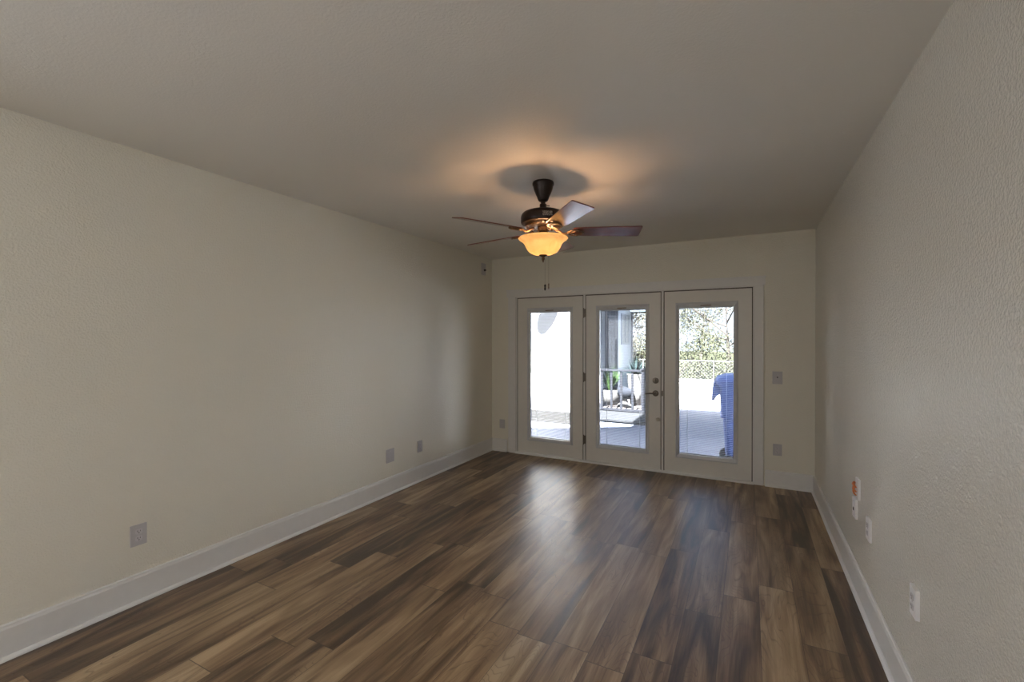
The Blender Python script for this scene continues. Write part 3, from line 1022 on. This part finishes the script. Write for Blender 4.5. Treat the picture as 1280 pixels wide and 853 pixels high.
# side window on the wall that faces right
Y0, Y1 = 0.28, 1.10
wf = link_obj('window', bbox_bm(1.515, 1.53, Y0, Y1, 1.47, 2.26), M_DG, fb)
bm = bmesh.new()
for a, b, c, d in ((Y0 - .03, Y0 + .03, 1.44, 2.29), (Y1 - .03, Y1 + .03, 1.44, 2.29), ((Y0 + Y1) / 2 - .03, (Y0 + Y1) / 2 + .03, 1.5, 2.23)):
    box(bm, 1.515, 1.545, a, b, c, d)
for c in (1.44, 1.62, 2.235):
    box(bm, 1.515, 1.545, Y0 + .03, Y1 - .03, c, c + 0.05)
link_obj('window_frame', bm, M_FRAMEG, wf)
bm = bmesh.new()
tube(bm, [(1.54, 1.47, 0.0), (1.54, 1.47, 2.5)], 0.03, 8)
link_obj('downspout', bm, M_DKPANEL, fb)
# roof edge reaching right past the corner
bm = bmesh.new()
box(bm, 1.62, 2.6, 0.9, 1.62, 2.36, 2.44)
link_obj('gutter', bm, plain('grey_gutter', (0.020, 0.025, 0.032), 0.7, spec=0.08), fb)

# ------------------------------------------------------------------ garden wall and wire fence
M_PARA = stucco('white_garden_wall_render', (0.84, 0.83, 0.82), 0.2)
bm = bmesh.new()
box(bm, -2.6, 5.0, 12.2, 12.4, G - 0.4, 0.455)
box(bm, -2.6, 5.0, 12.17, 12.43, 0.455, 0.485)
gw = tag(link_obj('garden_wall', bm, M_PARA), 'low white garden wall under the wire fence', 'wall')
fence = thing('wire_fence', 'light wire mesh fence on the low white garden wall', 'fence', (0, 12.3, 0.485))
M_WIRE = plain('galvanised_wire', (0.10, 0.10, 0.098), 0.6, 0.0, spec=0.1)
bm = bmesh.new()
tube(bm, [(-2.6, 0, 0.48), (5.0, 0, 0.48)], 0.010, 8)
link_obj('top_rail', bm, M_WIRE, fence)
for fx in (-2.5, -0.775, 0.95, 2.7, 4.4):
    bm = bmesh.new()
    tube(bm, [(fx, 0, 0.0), (fx, 0, 0.48)], 0.011, 8)
    link_obj('post', bm, M_WIRE, fence)
bm = bmesh.new()
step = 0.08
k = -2.6
while k < 2.2:
    for s in (1, -1):
        a = Vector((k, 0, 0.01 if s > 0 else 0.47)); b = Vector((k + 0.46, 0, 0.47 if s > 0 else 0.01))
        tube(bm, [a, b], 0.0014, 3, cap=False)
    k += step
link_obj('mesh', bm, M_WIRE, fence)

# ------------------------------------------------------------------ blue wheeled bin
M_BLUE = plain('blue_bin_plastic', (0.007, 0.027, 0.135), 0.5, var=0.08)
M_TYRE = plain('black_rubber_wheel', (0.02, 0.02, 0.02), 0.8)
bin_ = thing('wheeled_bin', 'blue wheeled rubbish bin outside the right door', 'rubbish bin', (-0.005, 6.55, G), math.radians(4))
bm = bmesh.new()
def rring(hx, hy, z, ox=0.0, c=0.05):
    pts = []
    for sx, sy, a0_ in ((1, 1, 0), (-1, 1, PI / 2), (-1, -1, PI), (1, -1, 1.5 * PI)):
        for k in range(4):
            a = a0_ + PI / 2 * k / 3
            pts.append(bm.verts.new((ox + sx * (hx - c) + c * math.cos(a), sy * (hy - c) + c * math.sin(a), z)))
    return pts
levels = [(0.235, 0.20, 0.02), (0.262, 0.225, 0.15), (0.292, 0.25, 0.655), (0.325, 0.275, 0.665), (0.325, 0.275, 0.69), (0.318, 0.27, 0.70), (0.340, 0.288, 1.06), (0.352, 0.30, 1.065), (0.352, 0.30, 1.09)]
rings = [rring(*l) for l in levels]
for A, B in zip(rings, rings[1:]):
    n = len(A)
    for i in range(n):
        bm.faces.new((A[i], A[(i + 1) % n], B[(i + 1) % n], B[i]))
bm.faces.new(rings[0][::-1]); bm.faces.new(rings[-1])
link_obj('body', bm, M_BLUE, bin_)
bm = bmesh.new()
rings = [rring(0.375, 0.32, 1.092), rring(0.378, 0.322, 1.13), rring(0.355, 0.30, 1.165), rring(0.26, 0.21, 1.205), rring(0.16, 0.12, 1.215)]
for A, B in zip(rings, rings[1:]):
    n = len(A)
    for i in range(n):
        bm.faces.new((A[i], A[(i + 1) % n], B[(i + 1) % n], B[i]))
bm.faces.new(rings[0][::-1]); bm.faces.new(rings[-1])
link_obj('lid', bm, M_BLUE, bin_)
bm = bmesh.new()
prism(bm, [(-0.352, 1.09), (-0.385, 1.13), (-0.405, 1.10), (-0.425, 0.97), (-0.430, 0.87), (-0.395, 0.885), (-0.375, 0.93), (-0.335, 0.96), (-0.335, 1.09)], 'y', -0.24, 0.24)
link_obj('handle', bm, M_BLUE, bin_)
for sy in (-1, 1):
    bm = bmesh.new()
    Mw = Matrix.Translation((-0.235, sy * 0.235, 0.10)) @ Matrix.Rotation(PI / 2, 4, 'X')
    lathe(bm, [(0, -0.025), (0.07, -0.025), (0.095, -0.02), (0.10, 0), (0.095, 0.02), (0.07, 0.025), (0, 0.025)], 24, M=Mw)
    link_obj('wheel', bm, M_TYRE, bin_)

# ------------------------------------------------------------------ potted plants
rnd = random.Random(7)
def leaf_mat(name, c0, c1):
    t = NT(name)
    f = t.noise(t.coord(), 5, 3)
    t.base(t.ramp(f, [(0.3, c0), (0.7, c1)]))
    t.rough(0.7)
    t.b.inputs['Specular IOR Level'].default_value = 0.08
    return t.m
def strap_leaves(bm, n, length, width, spread, droop, base_r=0.03, rr=rnd):
    for i in range(n):
        a = rr.uniform(0, 2 * PI)
        tilt = rr.uniform(*spread)
        L = length * rr.uniform(0.75, 1.1)
        w = width * rr.uniform(0.8, 1.1)
        segs = 6
        d = Vector((math.cos(a) * math.sin(tilt), math.sin(a) * math.sin(tilt), math.cos(tilt)))
        side = Vector((-math.sin(a), math.cos(a), 0))
        p = Vector((math.cos(a) * base_r, math.sin(a) * base_r, 0))
        prev = None
        for s in range(segs + 1):
            u = s / segs
            ww = w * (1 - u ** 2.2) * (0.55 + 0.45 * math.sin(PI * min(1, u * 1.4 + 0.1)))
            up = side.cross(d).normalized()
            cur = [bm.verts.new(p - side * max(ww, 0.001)), bm.verts.new(p - up * ww * 0.35), bm.verts.new(p + side * max(ww, 0.001))]
            if prev:
                bm.faces.new((prev[0], prev[1], cur[1], cur[0]))
                bm.faces.new((prev[1], prev[2], cur[2], cur[1]))
            prev = cur
            p = p + d * (L / segs)
            d = (d + Vector((0, 0, -droop / segs))).normalized()
M_SOIL = plain('potting_soil', (0.06, 0.045, 0.03), 0.9)
M_POTW = stucco('white_ceramic_pot', (0.075, 0.072, 0.070), 0.1)
M_POTB = stucco('blue_grey_ceramic_pot', (0.008, 0.009, 0.012), 0.1)
def potted(name, label, loc, pot_prof, potm, leafm, n, length, width, spread, droop, z0):
    r = thing(name, label, 'potted plant', loc)
    bm = bmesh.new(); lathe(bm, pot_prof, 32)
    link_obj('pot', bm, potm, r, smooth=True)
    bm = bmesh.new(); rr_ = pot_prof[-3][0]
    lathe(bm, [(0, z0 - 0.02), (rr_ * 0.9, z0 - 0.02), (rr_ * 0.9, z0), (0, z0)], 24)
    link_obj('soil', bm, M_SOIL, r)
    bm = bmesh.new(); strap_leaves(bm, n, length, width, spread, droop)
    bmesh.ops.translate(bm, verts=bm.verts[:], vec=(0, 0, z0))
    link_obj('foliage', bm, leafm, r)
    return r
M_LG = leaf_mat('bright_green_leaf', (0.013, 0.030, 0.008), (0.025, 0.048, 0.014))
M_AG = leaf_mat('blue_green_agave_leaf', (0.006, 0.012, 0.012), (0.012, 0.019, 0.020))
potted('potted_grass_plant', 'bright green strap-leaved plant in a low white pot behind the railing', (-2.99, 10.85, -0.0695),
       [(0, 0), (0.27, 0), (0.275, 0.30), (0.28, 0.32), (0.28, 0.36), (0.26, 0.36), (0.25, 0.31), (0, 0.31)], M_POTW, M_LG, 90, 0.62, 0.020, (0.05, 0.50), 0.9, 0.32)
potted('potted_agave', 'dark blue-green spiky agave in a tall pale pot behind the railing', (-2.40, 10.95, -0.0695),
       [(0, 0), (0.12, 0), (0.16, 0.30), (0.20, 0.72), (0.21, 0.75), (0.19, 0.75), (0.17, 0.70), (0, 0.70)], M_POTW, M_AG, 60, 0.46, 0.026, (0.10, 1.25), 0.25, 0.72)
# grey bowl planter on a stone foot
r = thing('bowl_planter', 'dark grey bowl planter on a stone foot between the two potted plants', 'planter', (-2.58, 10.6, -0.0695))
bm = bmesh.new()
Mb = Matrix.Translation((0, 0, 0.30)) @ Matrix.Rotation(math.radians(18), 4, 'Y')
lathe(bm, [(0, -0.12), (0.08, -0.115), (0.15, -0.07), (0.19, 0.02), (0.20, 0.13), (0.18, 0.13), (0.17, 0.03), (0.12, -0.04), (0, -0.06)], 32, M=Mb)
link_obj('bowl', bm, M_POTB, r, smooth=True)
bm = bmesh.new()
lathe(bm, [(0, 0), (0.17, 0), (0.16, 0.05), (0.09, 0.09), (0.07, 0.17), (0.09, 0.20), (0, 0.20)], 24)
link_obj('foot', bm, M_POTW, r, smooth=True)

# ------------------------------------------------------------------ trees and brush beyond the fence
def leaf_cloud(bm, centres, n, size, rr):
    for i in range(n):
        c, rad = rr.choice(centres)
        while True:
            v = Vector((rr.uniform(-1, 1), rr.uniform(-1, 1), rr.uniform(-1, 1)))
            if v.length <= 1:
                break
        p = c + Vector((v.x * rad.x, v.y * rad.y, v.z * rad.z))
        a = Vector((rr.gauss(0, 1), rr.gauss(0, 1), rr.gauss(0, 1))).normalized()
        b = a.cross(Vector((rr.gauss(0, 1), rr.gauss(0, 1), rr.gauss(0, 1)))).normalized()
        s = size * rr.uniform(0.6, 1.3)
        vs = [bm.verts.new(p + a * s), bm.verts.new(p + b * s * 0.45), bm.verts.new(p - a * s), bm.verts.new(p - b * s * 0.45)]
        bm.faces.new(vs)

def tree(name, label, cat, loc, height, width, n, size, mat, seed, lean=0.0, crown_from=0.35, branches=7, group=None):
    rr = random.Random(seed)
    r = thing(name, label, cat, loc, 0, group)
    bm = bmesh.new()
    top = Vector((lean * height, 0, height * 0.75))
    tube(bm, [(0, 0, 0), (lean * height * 0.2, 0.02, height * 0.25), top * 0.6, top], [0.05 * height / 3 + 0.03, 0.04 * height / 3 + 0.02, 0.03, 0.015], 7)
    centres = []
    for k in range(branches):
        u = crown_from + (1 - crown_from) * (k + rr.random()) / branches
        s = top * u
        a = rr.uniform(0, 2 * PI)
        w = width * 0.5 * (1.1 - 0.5 * abs(u - 0.55))
        e = s + Vector((math.cos(a) * w * rr.uniform(0.5, 1), math.sin(a) * w * rr.uniform(0.5, 1), height * rr.uniform(0.05, 0.25)))
        m = (s + e) / 2 + Vector((0, 0, rr.uniform(-0.1, 0.15)))
        tube(bm, [s, m, e], [0.030, 0.020, 0.008], 6)
        for j in range(3):
            e2 = e + Vector((rr.uniform(-1, 1), rr.uniform(-1, 1), rr.uniform(-0.2, 1))) * width * 0.18
            tube(bm, [m, (m + e2) / 2 + Vector((0, 0, 0.05)), e2], [0.014, 0.010, 0.004], 5)
        centres.append((e, Vector((1, 1, 0.75)) * width * rr.uniform(0.16, 0.27)))
    link_obj('trunk', bm, M_BARK, r)
    bm = bmesh.new()
    leaf_cloud(bm, centres, n, size, rr)
    link_obj('foliage', bm, mat, r)
    return r

def shrub(label, loc, w, h, n, size, mat, seed):
    rr = random.Random(seed)
    r = thing('desert_shrub', label, 'shrub', loc)
    bm = bmesh.new()
    centres = []
    for k in range(14):
        a = rr.uniform(0, 2 * PI)
        t_ = rr.uniform(0.1, 0.45) * w
        e = Vector((math.cos(a) * t_, math.sin(a) * t_ * 0.6, h * rr.uniform(0.35, 0.85)))
        tube(bm, [(0, 0, 0), (e.x * 0.4, e.y * 0.4, e.z * 0.55), e], [0.03, 0.018, 0.006], 5)
        centres.append((e, Vector((w * 0.20, w * 0.16, h * 0.18))))
        centres.append((Vector((e.x, e.y, e.z * 0.5)), Vector((w * 0.2, w * 0.16, h * 0.25))))
    link_obj('stems', bm, M_BARK, r)
    bm = bmesh.new()
    leaf_cloud(bm, centres, n, size, rr)
    link_obj('foliage', bm, mat, r)
M_BARK = plain('grey_brown_bark', (0.022, 0.019, 0.017), 0.9, var=0.3, spec=0.05)
M_F1 = leaf_mat('pale_yellow_green_leaf', (0.015, 0.0165, 0.0085), (0.025, 0.026, 0.015))
M_F2 = leaf_mat('olive_leaf', (0.014, 0.015, 0.0095), (0.028, 0.029, 0.019))
M_F3 = leaf_mat('dry_tan_leaf', (0.015, 0.014, 0.009), (0.028, 0.025, 0.017))
Z0 = -0.55
shrub('pale yellow-green shrub beyond the fence, left part of the right door view', (-2.3, 15.0, Z0), 2.4, 2.35, 5200, 0.040, M_F1, 11)
shrub('pale yellow-green shrub beyond the fence, middle of the right door view', (-1.1, 15.6, Z0), 2.4, 2.45, 5200, 0.040, M_F1, 12)
shrub('pale shrub beyond the fence beside the blue bin', (0.2, 15.2, Z0), 2.4, 2.3, 4200, 0.040, M_F1, 13)
shrub('dry tan shrub seen beside the corner of the far building', (-3.3, 15.2, Z0), 1.8, 2.4, 4600, 0.045, M_F3, 14)
tree('mesquite_tree', 'tall tree with dark crooked branches on the right beyond the fence', 'tree', (-0.60, 18.0, Z0), 5.0, 3.2, 3600, 0.045, M_F2, 21, -0.03, 0.40, 10)
tree('mesquite_tree', 'slim leafy tree in the middle beyond the fence', 'tree', (-2.06, 23.0, Z0), 4.2, 3.3, 2600, 0.045, M_F2, 22, 0.05, 0.45, 8)
tree('mesquite_tree', 'sparse tree on the left beyond the fence', 'tree', (-4.6, 28.0, Z0), 5.3, 3.6, 2600, 0.045, M_F2, 23, 0.0, 0.4, 8)
tree('dry_tree', 'tan speckled tree behind the agave and the far building', 'tree', (-4.7, 18.6, Z0), 5.3, 3.0, 5200, 0.05, M_F3, 24, 0.0, 0.3, 11)
